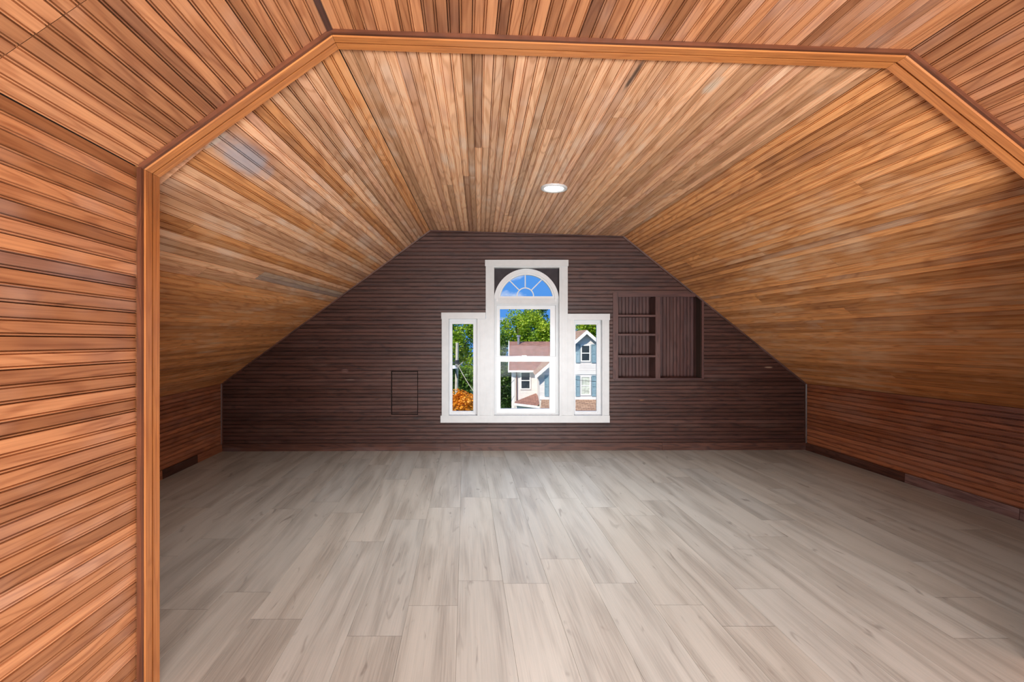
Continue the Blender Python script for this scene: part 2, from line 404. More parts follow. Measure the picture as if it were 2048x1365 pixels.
def stain(mat, c, axis, la, lb, col, amt):
    """a worn patch with its own shape: long along axis, narrow across, at a fixed place on the boards"""
    t = mat.node_tree; b = t.nodes['Principled BSDF']; src = b.inputs['Base Color'].links[0].from_socket
    tc = nd(t, 'ShaderNodeTexCoord'); sb = nd(t, 'ShaderNodeVectorMath', operation='SUBTRACT'); t.links.new(tc.outputs['Object'], sb.inputs[0]); sb.inputs[1].default_value = c
    dt = nd(t, 'ShaderNodeVectorMath', operation='DOT_PRODUCT'); t.links.new(sb.outputs[0], dt.inputs[0]); dt.inputs[1].default_value = V(axis).normalized()
    ln = nd(t, 'ShaderNodeVectorMath', operation='LENGTH'); t.links.new(sb.outputs[0], ln.inputs[0])
    a2_ = math_n(t, 'POWER', math_n(t, 'ABSOLUTE', dt.outputs['Value']), 2.0); l2 = math_n(t, 'POWER', ln.outputs['Value'], 2.0)
    r = math_n(t, 'ADD', math_n(t, 'MULTIPLY', a2_, 1 / la ** 2), math_n(t, 'MULTIPLY', math_n(t, 'SUBTRACT', l2, a2_), 1 / lb ** 2))
    nz = noise_n(t, tc.outputs['Object'], 14, 2)
    f = math_n(t, 'MULTIPLY', ramp_n(t, math_n(t, 'ADD', r, math_n(t, 'MULTIPLY', nz, .9)), 1.5, .45), amt)
    t.links.new(mix_n(t, f, src, col), b.inputs['Base Color'])
def on_plane(px, py, p, q, r):
    n = (V(q) - V(p)).cross(V(r) - V(p)); d = V(((px - CX) / F, 1, -(py - HY) / F)); o_ = V((0, 0, CAMZ))
    return o_ + d * (n.dot(V(p) - o_) / n.dot(d))
stain(M['wood_ceiling'], on_plane(492, 318, FA2, FKL, BL), AX, .27, .075, (.42, .44, .50), .75)
stain(M['wood_ceiling'], on_plane(428, 281, FA2, FKL, BL), AX, .03, .06, (.75, .68, .60), .8)
stain(M['wood_ceiling'], on_plane(1424, 172, FA2, FA3, BL), AX, .09, .03, (.78, .66, .52), .8)
stain(M['wood_ceiling'], on_plane(1268, 150, FA2, FA3, BL), AX, .16, .012, (.05, .03, .02), .9)
for px_, py_, la_, lb_, c_, am_ in ((1537, 735, .05, .012, (.42, .28, .20), .8), (690, 742, .045, .02, (.17, .09, .075), .8), (700, 760, .07, .008, (.18, .12, .10), .7), (1283, 801, .04, .010, (.26, .12, .06), .7), (838, 836, .10, .02, (.022, .014, .012), .7)):
    stain(M['wood_back'], B(px_, py_), (1, 0, 0), la_, lb_, c_, am_)

ceil_far = shell('ceiling', FA2, FA3, ext(BR), ext(BL))
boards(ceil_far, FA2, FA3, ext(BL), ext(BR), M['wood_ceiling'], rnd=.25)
sl_left = shell('ceiling_slope_left', FKL, FA2, ext(BL), ext(KL))
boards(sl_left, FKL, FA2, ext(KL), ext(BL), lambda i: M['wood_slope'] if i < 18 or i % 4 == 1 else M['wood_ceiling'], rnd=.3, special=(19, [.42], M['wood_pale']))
sl_right = shell('ceiling_slope_right', FA3, FKR, ext(KR), ext(BR))
boards(sl_right, FA3, FKR, ext(BR), ext(KR), M['wood_slope'], rnd=.3)
BBH = .075
wl = shell('wall_left', FFL, FKL, ext(KL), ext(FLb))
boards(wl, FFL + V((0, 0, BBH)), FKL, ext(FLb) + V((0, 0, BBH)), ext(KL), M['wood_knee'], rnd=.3)
wr = shell('wall_right', FFR, FKR, ext(KR), ext(FRb))
boards(wr, FFR + V((0, 0, BBH)), FKR, ext(FRb) + V((0, 0, BBH)), ext(KR), M['wood_knee'], rnd=.4)

# near room
YN = -2.45; NI = V((.5, 0, 1.1))
N1, N2, N3, N4 = outward(1, LIFT), outward(2, LIFT), outward(3, LIFT), outward(4, LIFT)
N1 = V((a1.x - .022, a1.y, N1.z))
YE = 1.58
def near(p): return fwd(p, YN, -.012)
E1, E2, E3, E4 = [fwd(p, p.y + .022, -.012) for p in (N1, N2, N3, N4)]
R1, R2, R3, R4 = [near(p) for p in (N1, N2, N3, N4)]
nc = shell('ceiling_near', E2, E3, R3, R2, inside=NI)
boards(nc, E2, E3, R2, R3, M['wood'], inside=NI)
nsl = shell('ceiling_near_slope_left', E1, E2, R2, R1, inside=NI)
cutf = (YE - 1.04) / (YE - YN)
boards(nsl, E1, E2, R1, R2, M['wood'], cuts=[cutf], inside=NI)
nsr = shell('ceiling_near_slope_right', E3, E4, R4, R3, inside=NI)
boards(nsr, E3, E4, R3, R4, M['wood'], inside=NI)
def fl(p): return V((p.x, p.y, 0))
nwl = shell('wall_near_left', fl(E1), E1, R1, fl(R1), inside=NI)
boards(nwl, fl(E1), E1, fl(R1), R1, M['wood'], inside=NI, rnd=.15)
nwr = shell('wall_near_right', fl(E4), E4, R4, fl(R4), inside=NI)
boards(nwr, fl(E4), E4, fl(R4), R4, M['wood'], inside=NI)

o = empty('trim_4', (E2 + R2) / 2, kind='structure')
MB().prism([E2 + V((-.010, 0, .006)), E2 + V((.010, 0, .006)), E2 + V((.010, 0, -.004)), E2 + V((-.008, 0, -.012))], R2 - E2).build('fold_strip', M['wood_base'], o)
# partitions either side of the arched opening (their far faces look into the big room)
def slope_z(p, q, x): return p.z + (q.z - p.z) * (x - p.x) / (q.x - p.x)
def partition(name, xo, xm, xi, p, q):
    """xo..xm full thickness, xm..xi thin so that it stays behind the arch casing"""
    mb = MB()
    for x0, x1, y0, y1 in ((xo, xm, 1.575, YA + .012), (xm, xi, 1.575, 1.592)):
        mb.prism([V((x0, y0, 0)), V((x1, y0, 0)), V((x1, y0, slope_z(p, q, x1))), V((x0, y0, slope_z(p, q, x0)))], (0, y1 - y0, 0))
    o = mb.build(name, M['wood_knee']); o['kind'] = 'structure'
partition('wall_partition_left', FKL.x - .05, E1.x - .08, E1.x - .012, FKL, FA2)
partition('wall_partition_right', FKR.x + .05, E4.x + .09, E4.x + .012, FKR, FA3)
for i in range(1, 4):  # blocks added above the arch to seal out stray sunlight
    lo = .032 if i == 1 else .045
    hq = [outward(i, lo) + (V((-.06, 0, -.06 * .85)) if i == 1 else V()), outward(i + 1, lo), outward(i + 1, .32), outward(i, .32)]
    hq = [V((p.x, 1.575, p.z)) for p in hq]
    o = MB().prism(hq, (0, .075, 0)).build(('wall_header_seal_left', 'wall_header_seal', 'wall_header_seal_right')[i - 1], M['wood_ceiling'] if i == 1 else M['backing']); o['kind'] = 'structure'
# gable behind the camera, with an invented opening to house the fill light
WX0, WX1, WZ0, WZ1 = -.75, 1.85, .10, 1.06
rw = MB()
for a, b in (((-3.2, 0), (WX0, 2.6)), ((WX1, 0), (4.0, 2.6)), ((WX0, 0), (WX1, WZ0)), ((WX0, WZ1), (WX1, 2.6))):
    rw.box((a[0], YN - .12, a[1]), (b[0], YN, b[1]))
o = rw.build('wall_rear', M['wood']); o['kind'] = 'structure'
fillwin = empty('added_window', ((WX0 + WX1) / 2, YN - .06, WZ0), kind='structure')  # made-up window, put in to go with the rear fill
fr = MB()
for a, b in (((WX0, WZ0), (WX0 + .06, WZ1)), ((WX1 - .06, WZ0), (WX1, WZ1)), ((WX0 + .06, WZ0), (WX1 - .06, WZ0 + .06)), ((WX0 + .06, WZ1 - .06), (WX1 - .06, WZ1)), ((.52, WZ0 + .06), (.58, WZ1 - .06))):
    fr.box((a[0], YN - .09, a[1]), (b[0], YN - .04, b[1]))
fr.build('window_frame', M['white'], fillwin)
MB().box((WX0 + .06, YN - .067, WZ0 + .06), (.52, YN - .062, WZ1 - .06)).build('pane', M['glass'], fillwin)
MB().box((.58, YN - .067, WZ0 + .06), (WX1 - .06, YN - .062, WZ1 - .06)).build('pane', M['glass'], fillwin)

# ------------------------------------------------------------ floor
fo = MB().box((-3.6, YN - .1, -.20), (4.0, 5.05, -.004)).build('floor', plain('subfloor', (.06, .05, .045), .9)); fo['kind'] = 'structure'
PW = .2205; S0 = -.033; PL = 1.19
JD = {-1: 2.06, 0: 2.27, 3: 2.248, 4: 2.064, 5: 1.912, 7: 2.61, 9: 3.025, -7: 2.742, -5: 2.169, -2: 1.849, -3: 2.706}
rowmin = math.floor((FLb.x + .1022 * FLb.y - S0) / PW); rowmax = math.floor((FRb.x + .1022 * FRb.y - S0) / PW)
sL = E1.x + .1022 * E1.y; sR = E4.x + .1022 * E4.y
for r in range(rowmin, rowmax + 1):
    s0, s1 = S0 + r * PW, S0 + (r + 1) * PW
    ys = YN if (s1 > sL and s0 < sR) else 1.56
    j = JD.get(r, 1.9 + random.random() * PL)
    while j > ys + .05: j -= PL
    js = []
    while j < 4.93:
        if j > ys + .05: js.append(j)
        j += PL
    es = [ys] + js + [4.93]
    pr = [(.0001, .002), (.0006, 0), (PW - .0006, 0), (PW - .0001, .002)]
    for y0, y1 in zip(es, es[1:]):
        g = .0006
        def fp(s, y): return V((s - .1022 * y, y, 0))
        board(fo, fp(s0, y0 + g), fp(s1, y0 + g), fp(s0, y1 - g), fp(s1, y1 - g), M['floor'], name='plank', pr=pr, inside=V((0, 0, 5)), u0=y0)

# ------------------------------------------------------------ back wall with its openings
def X(px): return B(px, 700).x
def Z(py, px=1050): return CAMZ - (py - HY) / F * DB(px)
def yw(x): return 4.896 + .0108 * x
OPEN = [  # x0,x1,z0,z1 holes in boards
    (X(975), X(1132), Z(842), Z(524)), (X(888), X(1215), Z(842, 888), Z(630)),
    (X(1229), X(1402.5), Z(757.5, 1300), Z(588, 1300)), (X(782), X(836), Z(830, 800), Z(742, 800))]
wb = MB()
bxs = sorted({-3.5, 3.7} | {v for o_ in OPEN for v in o_[:2]}); bzs = sorted({0.0, 2.75} | {v for o_ in OPEN for v in o_[2:]})
for x0, x1 in zip(bxs, bxs[1:]):
    for z0, z1 in zip(bzs, bzs[1:]):
        cx_, cz_ = (x0 + x1) / 2, (z0 + z1) / 2
        if any(o_[0] < cx_ < o_[1] and o_[2] < cz_ < o_[3] for o_ in OPEN): continue
        q = [V((x0, yw(x0) + .010, z0)), V((x1, yw(x1) + .010, z0)), V((x1, yw(x1) + .010, z1)), V((x0, yw(x0) + .010, z1))]
        wb.hexa(q + [p + V((0, .13, 0)) for p in q])
wb.box((X(782) - .03, 4.955, Z(830, 800) - .03), (X(836) + .03, 5.0, Z(742, 800) + .03))
wb.box((X(782) + .02, 4.901, Z(830, 800) + .016), (X(836) - .016, 4.95, Z(742, 800) - .02))
wback = wb.build('wall_back', M['backing']); wback['kind'] = 'structure'
def xlim(z):
    if z <= KL.z: l = FLb.x
    elif z <= BL.z: l = KL.x + (BL.x - KL.x) * (z - KL.z) / (BL.z - KL.z)
    else: l = BL.x
    if z <= KR.z: r = FRb.x
    elif z <= BR.z: r = KR.x + (BR.x - KR.x) * (z - KR.z) / (BR.z - KR.z)
    else: r = BR.x
    return l, r
def wp(x, z): return V((x, yw(x), z))
ROW = .0815; z = BBH
pr0 = profile(ROW)
while z < 2.345:
    z1 = min(z + ROW, 2.345); rowpr = pr0 if z1 - z > ROW - .001 else clip_profile(pr0, 0, z1 - z)
    l0, r0 = xlim(z); l1, r1 = xlim(z1)
    l0 -= .004; l1 -= .004; r0 += .004; r1 += .004
    ops = [o_ for o_ in OPEN if o_[3] > z + .002 and o_[2] < z1 - .002]
    xs = sorted({v for o_ in ops for v in o_[:2]})
    cells = []; prev = None
    for x in xs + [None]: cells.append((prev, x)); prev = x
    runs = []
    for a, b in cells:
        ma = ((a if a is not None else l0 - 1) + (b if b is not None else r0 + 1)) / 2
        free = [(z, z1)]
        for o_ in ops:
            if o_[0] < ma < o_[1]:
                nf = []
                for f0, f1 in free:
                    if o_[2] > f0: nf.append((f0, min(f1, o_[2])))
                    if o_[3] < f1: nf.append((max(f0, o_[3]), f1))
                free = [f for f in nf if f[1] - f[0] > .003]
        if runs and runs[-1][2] == free and free == [(z, z1)]: runs[-1][1] = b
        else: runs.append([a, b, free])
    for a, b, free in runs:
        segs = [(a, b)]
        if a is None and b is None and random.random() < .35:
            c = random.uniform(-1.6, 1.8); segs = [(None, c), (c, None)]
        for f0, f1 in free:
            pr = rowpr if (f0, f1) == (z, z1) else clip_profile(pr0, f0 - z, f1 - z)
            for sa, sb in segs:
                A0 = l0 if sa is None else sa + .0008; A1 = l1 if sa is None else sa + .0008
                B0 = r0 if sb is None else sb - .0008; B1 = r1 if sb is None else sb - .0008
                # map the profile (in absolute row metres) on a full-height row quad
                zt = z + ROW
                board(wback, wp(A0, z), wp(A1, zt), wp(B0, z), wp(B1, zt), M['wood_back'], pr=pr, wref=ROW, u0=random.random() * 3)
    z += ROW

# ------------------------------------------------------------ baseboards and corner strips
def strip(name, pts, w, t, mat, parent=None, kind='structure'):
    pass
o = empty('baseboard_back', (0, 4.89, 0), kind='structure')
for x0, x1 in ((FLb.x, -.55), (-.55, 1.6), (1.6, FRb.x)):
    q = [V((x0 + .001, yw(x0) - .012, 0)), V((x1 - .001, yw(x1) - .012, 0)), V((x1 - .001, yw(x1) + .008, 0)), V((x0 + .001, yw(x0) + .008, 0))]
    MB().hexa(q + [p + V((0, 0, BBH + .004)) for p in q]).build('baseboard_length', M['wood_base'], o)
def side_base(name, p, q, s, mats, cuts):
    o = empty(name, (p + q) / 2, kind='structure'); es = [0] + cuts + [1]
    for i, (e0, e1) in enumerate(zip(es, es[1:])):
        u, v = p.lerp(q, e0 + .0004), p.lerp(q, e1 - .0004)
        MB().hexa([u, v, v + V((s * .014, 0, 0)), u + V((s * .014, 0, 0)), u + V((0, 0, BBH)), v + V((0, 0, BBH)), v + V((s * .010, 0, BBH)), u + V((s * .010, 0, BBH))]).build('baseboard_length', mats[i % len(mats)], o)
side_base('baseboard_left', FFL, FLb, 1, [M['wood_knee'], M['wood_base'], M['wood_knee']], [.70, .86])
side_base('baseboard_right', FFR, FRb, -1, [M['wood_worn'], M['wood_worn'], M['wood_base']], [.42, .66])
# thin cove strips where the back wall meets the other surfaces
o = empty('trim_1', (0, 4.88, 0), kind='structure')
cor = [FLb, KL, BL, BR, KR, FRb]
for p, q in zip(cor, cor[1:]):
    e = (q - p).normalized(); n = V((-e.z, 0, e.x)); c = V((.15, 4.9, 1.1))
    if n.dot(c - p) < 0: n = -n
    p2, q2 = p + V((0, -.001, 0)), q + V((0, -.001, 0))
    MB().prism([p2, p2 + n * .016, p2 + n * .012 + V((0, -.010, 0)), p2 + V((0, -.016, 0))], q2 - p2).build('cove_strip', M['wood_base'], o)

# ------------------------------------------------------------ arch trim round the opening (stepped soffit moulding)
arch = empty('trim_2', (.3, 1.60, 0), kind='structure')
pts = [fl(a1), a1, a2, a3, a4, fl(a4)]
def off_pts(d):
    return [V((a1.x - d, a1.y, 0))] + [outward(i, d) for i in (1, 2, 3, 4)] + [V((a4.x + d, a4.y, 0))]
# profile: (offset outward, depth from near edge)
PROF = [(.030, -.004), (.006, -.004), (.0, .003), (.0, .034), (.024, .0355), (.024, .0435), (.003, .045), (.002, .076), (.008, .082), (.030, .082)]
cols = [off_pts(d) for d, _ in PROF]
uvl = 0
for i in range(5):
    vs, uv = [], []
    L = (pts[i + 1] - pts[i]).length; acc = 0
    for e in (0, 1):
        acc = 0
        for k, (d, y) in enumerate(PROF):
            p = cols[k][i + e]; gap = .0005 * (1 if e == 0 else -1)
            p = p + (pts[i + 1] - pts[i]).normalized() * gap
            vs.append(p + AX * y)
            if k: acc += math.hypot(d - PROF[k - 1][0], y - PROF[k - 1][1])
            uv.append((e * L, acc))
    m = len(PROF); fs = [(k, k + 1, m + k + 1, m + k) for k in range(m - 1)] + [(m - 1, 0, m, 2 * m - 1)]
    mesh('casing_length', vs, fs, M['wood_trim'], arch, uv)
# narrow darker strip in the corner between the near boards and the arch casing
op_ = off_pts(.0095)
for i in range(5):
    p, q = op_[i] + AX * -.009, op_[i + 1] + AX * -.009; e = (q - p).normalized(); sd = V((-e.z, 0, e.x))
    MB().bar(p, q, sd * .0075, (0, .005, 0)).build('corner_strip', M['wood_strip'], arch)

# ------------------------------------------------------------ windows
def pbox(mb, x0, y0, x1, y1, off, th):
    """box whose front face covers the pixel rectangle, off metres in front of the wall face, th deep"""
    xm = (x0 + x1) / 2; d = DB(xm) - off
    p, q = P(x0, y1, d), P(x1, y0, d)
    mb.box((p.x, d, p.z), (q.x, d + th, q.z)); return mb
def xz(x0, y0, x1, y1, off):
    d = DB((x0 + x1) / 2) - off; p, q = P(x0, y1, d), P(x1, y0, d); return p.x, q.x, p.z, q.z, d
# casing boards
cas = empty('trim_3', B(1050, 846), kind='structure'); tag(cas, 'white painted stepped casing round the three windows')
for r in ((881, 832, 1219.5, 846, .030), ):
    mb = MB(); pbox(mb, *r[:4], r[4], .034); mb.build('sill_board', M['white'], cas)
for r in ((970, 520, 1137, 532.5, .030), (882.5, 625.5, 971, 638, .030), (1135.5, 628, 1220, 640.5, .030)):
    mb = MB(); pbox(mb, *r[:4], r[4], .034); mb.build('head_board', M['white'], cas)
for r in ((971.5, 532.5, 987, 638), (1120, 532.5, 1135.5, 640.5), (956, 638, 987.0, 832), (1120, 640.5, 1147, 832), (883.5, 638, 896, 832), (1205.5, 640.5, 1218.5, 832)):
    mb = MB(); pbox(mb, *r, .022, .026); mb.build('side_board', M['white'], cas)
for r in ((959.5, 640, 969.5, 831), (972.5, 640, 981.5, 831), (1124, 642, 1132.5, 831), (1135.5, 642, 1144, 831), (885.8, 640, 892.5, 831), (1209, 642, 1216, 831), (974, 534, 982.5, 636), (1124, 534, 1132.5, 638)):
    mb = MB(); pbox(mb, *r, .026, .006); mb.build('raised_fillet', M['white'], cas)
for r in ((985.6, 532.5, 988.4, 832), (1118.8, 532.5, 1121.4, 832), (894.8, 638, 897.4, 832), (954.8, 638, 957.2, 832), (1145.8, 640.5, 1148.2, 832), (1204.4, 640.5, 1206.8, 832)):
    mb = MB(); pbox(mb, *r, .026, .030); mb.build('inner_bead', M['white'], cas)

def frame_ring(name, outer, inner, off, th, mat, parent):
    """rectangular frame between two pixel rectangles, measured on its front face"""
    X0, X1, Z0, Z1, d = xz(*outer, off); x0, x1, z0, z1, _ = xz(*inner, off)
    mb = MB()
    mb.box((X0, d, Z0), (x0, d + th, Z1)); mb.box((x1, d, Z0), (X1, d + th, Z1))
    mb.box((x0, d, Z0), (x1, d + th, z0)); mb.box((x0, d, z1), (x1, d + th, Z1))
    return mb.build(name, mat, parent)
def pane(parent, r, off, name='pane'):
    mb = MB(); x0, x1, z0, z1, d = xz(*r, off); mb.box((x0 - .006, d, z0 - .006), (x1 + .006, d + .005, z1 + .006)); return mb.build(name, M['glass'], parent)
def jamb(parent, op, depth, off=0.02):
    """white lining boards of an opening, measured at its front edge"""
    x0, x1, z0, z1, d = xz(*op, off); t = .016
    for nm, a, b in (('jamb_side', (x0 - t, d, z0), (x0, d + depth, z1)), ('jamb_side', (x1, d, z0), (x1 + t, d + depth, z1)),
                     ('jamb_head', (x0 - t, d, z1), (x1 + t, d + depth, z1 + t)), ('jamb_sill', (x0 - t, d, z0 - t), (x1 + t, d + depth, z0))):
        MB().box(a, b).build(nm, M['white'], parent)
w1 = empty('window_1', B(926, 832), kind='structure')
jamb(w1, (896.5, 638, 956, 832), .15)
frame_ring('sash_frame', (895, 636, 957, 834), (902.5, 645.5, 948, 825.5), -.055, .05, M['vinyl'], w1)
frame_ring('glazing_bead', (902, 645, 949, 826), (904.5, 648.5, 946.5, 823), -.068, .03, M['vinyl'], w1)
pane(w1, (904.5, 648.5, 946.5, 823), -.08)
w3 = empty('window_3', B(1176, 832), kind='structure')
jamb(w3, (1147, 640.5, 1205.5, 832), .15)
frame_ring('sash_frame', (1146.5, 638, 1205.8, 834), (1149.0, 646.5, 1196, 826), -.055, .05, M['vinyl'], w3)
frame_ring('glazing_bead', (1148.5, 646, 1197, 826.5), (1151, 649.5, 1193.2, 823), -.068, .03, M['vinyl'], w3)
pane(w3, (1151, 649.5, 1193.2, 823), -.08)
# centre window
w2 = empty('window_2', B(1053, 832), kind='structure')
jamb(w2, (987.5, 535.5, 1120, 832), .15)
OFF = -.045
X0, X1, Z0, Z1, d = xz(987.5, 535.0, 1120, 832, OFF)
acx, acz = P(1053, 603.2, d).x, P(1053, 603.2, d).z
pxm = d / F
def arc_ring(name, r0, r1, zcut, y, th, mat, parent, n=40):
    """half ring between two radii, cut flat at height zcut above the arch centre"""
    mb = MB(); prev = None
    for i in range(n + 1):
        t = math.pi * i / n
        o_ = (math.cos(t) * r1, max(math.sin(t) * r1, zcut)); q_ = (math.cos(t) * r0, max(math.sin(t) * r0, zcut))
        cur = (V((acx + o_[0], y, acz + o_[1])), V((acx + q_[0], y, acz + q_[1])))
        if prev and (cur[0] - prev[0]).length > 1e-5:
            e = V((0, th, 0))
            mb.hexa([prev[0], cur[0], cur[1], prev[1], prev[0] + e, cur[0] + e, cur[1] + e, prev[1] + e])
        prev = cur
    return mb.build(name, mat, parent)
RO = 65.4 * pxm
arc_ring('arch_frame', 58.0 * pxm, RO, 0, d, .07, M['vinyl'], w2)
arc_ring('arch_bead', 57.0 * pxm, 60.2 * pxm, 0, d - .008, .02, M['vinyl'], w2)
arc_ring('arch_sash', 53.6 * pxm, 58.2 * pxm, 0, d + .014, .04, M['vinyl'], w2)
# spandrel panels above the arch
for s in (-1, 1):
    mb = MB(); n = 20; e = V((0, .02, 0)); xe = X0 if s < 0 else X1
    lim = abs(xe - acx); prev = None
    for i in range(n + 1):
        x = acx + s * lim * i / n; zz = acz + math.sqrt(max(0, RO ** 2 - (x - acx) ** 2)) - .004
        cur = (V((x, d + .02, zz)), V((x, d + .02, Z1 + .01)))
        if prev: mb.hexa([prev[0], cur[0], cur[1], prev[1], prev[0] + e, cur[0] + e, cur[1] + e, prev[1] + e])
        prev = cur
    mb.build('spandrel_panel', M['spandrel'], w2)
zb = P(1053, 592.8, d).z                                    # top of the bottom rail of the arched light
MB().box((X0, d - .004, P(1, 608.3, d).z), (X1, d + .07, P(1, 598, d).z)).build('transom_bar', M['white'], w2)
MB().box((acx - 57.5 * pxm, d + .010, P(1, 598.3, d).z), (acx + 57.5 * pxm, d + .055, zb)).build('arch_bottom_rail', M['vinyl'], w2)
# glass of the arched light as a disc segment
mb = MB(); g = [V((acx + math.cos(math.pi * i / 32) * 55 * pxm, d + .030, acz + math.sin(math.pi * i / 32) * 55 * pxm)) for i in range(33)]
mb.prism(g, (0, .005, 0)); mb.build('arch_pane', M['glass'], w2)
# sunburst bars
hub = V((acx - 2.4 * pxm, d + .024, P(1, 592.5, d).z))
for ang in (45, 90, 135):
    t = math.radians(ang); dv = V((math.cos(t), 0, math.sin(t))); sd = V((-dv.z, 0, dv.x))
    r_end = 54.5 * pxm - (0 if ang == 90 else 4 * pxm)
    MB().bar(hub + dv * 17.5 * pxm, hub + dv * (r_end if ang != 90 else 44.0 * pxm), sd * .0055, (0, .003, 0)).build('muntin', M['vinyl'], w2)
mb = MB(); prev = None
for i in range(25):
    t = math.pi * i / 24; dv = V((math.cos(t), 0, math.sin(t))); cur = (hub + dv * 15.6 * pxm, hub + dv * 17.8 * pxm)
    if prev:
        e = V((0, .006, 0)); mb.hexa([prev[0] - e / 2, cur[0] - e / 2, cur[1] - e / 2, prev[1] - e / 2, prev[0] + e / 2, cur[0] + e / 2, cur[1] + e / 2, prev[1] + e / 2])
    prev = cur
mb.build('muntin', M['vinyl'], w2)
# double-hung unit
frame_ring('window_frame', (986, 606, 1121, 834), (993, 611, 1111.5, 827), -.050, .085, M['white'], w2)
us = empty('upper_sash', B(1053, 715), parent=w2)
frame_ring('sash_frame', (992.5, 611.5, 1112, 716), (999.8, 618.8, 1100.4, 712.6), -.090, .03, M['vinyl'], us)
pane(us, (999.8, 618.8, 1100.4, 712.6), -.104)
ls = empty('lower_sash', B(1053, 829), parent=w2)
frame_ring('sash_frame', (992, 713.5, 1111.5, 828), (1001, 723.8, 1098.8, 818), -.060, .03, M['vinyl'], ls)
pane(ls, (1001, 723.8, 1098.8, 818), -.074)
mb = MB(); pbox(mb, 1044, 711.2, 1053, 714.2, -.064, .03); mb.build('sash_lock', M['metal'], w2)

# ------------------------------------------------------------ built-in shelves
ND = .23
sh = empty('built_in_shelf', B(1316, 757.5), 'dark wooden built-in shelf niche with an open cupboard bay right of the windows', 'shelf')
def sbox(nm, x0, y0, x1, y1, off, th, mat=None):
    mb = MB(); pbox(mb, x0, y0, x1, y1, off, th); return mb.build(nm, mat or M['wood_shelf'], sh)
sbox('left_stile', 1226, 585, 1236.5, 758, .012, .018); sbox('top_rail', 1236.5, 586, 1391, 594, .012, .018)
sbox('divider', 1311, 594, 1320.5, 757.5, .004, ND); sbox('bottom_board', 1229, 757.0, 1404, 760.0, .012, ND + .01)
x0 = X(1232); xr = X(1403); yb = 4.905 + ND
# sides, top and back of the niche
MB().box((x0 - .02, 4.905, Z(757, 1300)), (x0, yb, Z(588, 1300))).build('side_board', M['wood_shelf'], sh)
MB().box((xr, 4.905, Z(757.5, 1403)), (xr + .02, yb, Z(588, 1403))).build('side_board', M['wood_shelf'], sh)
MB().box((x0, 4.915, Z(590, 1300)), (xr, yb, Z(588, 1300) + .015)).build('top_board', M['wood_shelf'], sh)
nb = 12
for i in range(nb):
    xa = x0 + (xr - x0) * i / nb; xb = x0 + (xr - x0) * (i + 1) / nb
    board(sh, V((xa, yb, Z(757.5, 1300))), V((xb, yb, Z(757.5, 1300))), V((xa, yb, Z(588, 1300))), V((xb, yb, Z(588, 1300))), M['wood_shelf'], name='back_board')
MB().box((x0 - .03, yb + .01, Z(765, 1300)), (xr + .03, yb + .03, Z(580, 1300))).build('back_backing', M['backing'], sh)
for y0_, y1_ in ((630, 634), (668, 672), (711, 715)):
    sbox('shelf', 1233, y0_, 1311.5, y1_, -.004, ND - .006)

# ------------------------------------------------------------ access hatch cut in the boards
hx0, hx1, hz0, hz1 = X(782) + .011, X(836) - .007, Z(830, 800) + .008, Z(742, 800) - .011
ha = empty('access_hatch', V(((hx0 + hx1) / 2, 4.90, hz0)), 'small rectangular access hatch cut from dark boards left of the windows', 'hatch')
z = BBH
while z < hz1:
    a, b = max(z, hz0), min(z + ROW, hz1)
    if b - a > .004:
        pr = clip_profile(pr0, a - z, b - z)
        board(ha, wp(hx0, z), wp(hx0, z + ROW), wp(hx1, z), wp(hx1, z + ROW), M['wood_back'], pr=pr, wref=ROW, lift=-.003)
    z += ROW

# ------------------------------------------------------------ recessed ceiling lights
def recessed(c, r, label, power, tilt):
    o = empty('recessed_light', c, label, 'light')
    MB().lathe(c, [(r * .72, .004), (r * .74, -.003), (r * .90, -.009), (r, -.006), (r, .009)], 40).build('trim_ring', M['white'], o, smooth=True)
    MB().lathe(c, [(.0005, -.001), (r * .74, -.001)], 40).build('lens', M['lens'], o)
    l = light('lamp', 'AREA', (0, 0, -.014), power, (.97, .98, 1.0), (0, 0, -1), shape='DISK', size=r * 1.4, spread=2.3)
    l.parent = o
    o.rotation_euler = V((0, 0, 1)).rotation_difference(V(tilt)).to_euler()
    return o
def up(p, q, r):
    n = (V(q) - V(p)).cross(V(r) - V(p)).normalized(); return n if n.z > 0 else -n
lp = on_plane(1108, 374.5, FA2, FA3, BL); lp.z -= .009
recessed(lp, .094, 'round white recessed light glowing in the board ceiling above the windows', 29, up(FA2, FA3, BL))
q = on_plane(1400, -80, E2, E3, R2); q.z -= .009
recessed(q, .094, 'round white recessed light in the near ceiling, above the arched trim', 16, up(E2, E3, R2))

# ------------------------------------------------------------ outside
GZ = -6.2
mb = MB(); mb.box((-60, 8, GZ - .3), (70, 120, GZ)); o = mb.build('ground', M['ground']); o['kind'] = 'structure'

def laps(mb, poly_at, z0, z1, y, h=.11, t=.016):
    """clapboards: each lap a tilted strip; poly_at(z) gives the x-range of the wall at that height"""
    z = z0
    while z < z1 - .01:
        zt = min(z + h, z1); a0, b0 = poly_at(z); a1_, b1_ = poly_at(zt)
        if b0 - a0 > .02:
            if b1_ - a1_ < 0: a1_ = b1_ = (a1_ + b1_) / 2
            mb.poly([(a0, y - t, z), (b0, y - t, z), (b1_, y, zt), (a1_, y, zt)])
            mb.poly([(a0, y, z), (b0, y, z), (b0, y - t, z), (a0, y - t, z)])
        z = zt
YG = 30.0; YW = 32.9
hs = empty('house', (4.0, YG, GZ), 'cream clapboard house with brown shingle roof and blue shutters across the way', 'house')
gp = P(1172, 665, YG); gxl, gxr = P(1079, 0, YG).x, P(1265, 0, YG).x
sl = (gp.z - P(1076, 749, YG).z) / (gp.x - P(1076, 749, YG).x)
zeave = gp.z - sl * (gp.x - gxl)
mb = MB()
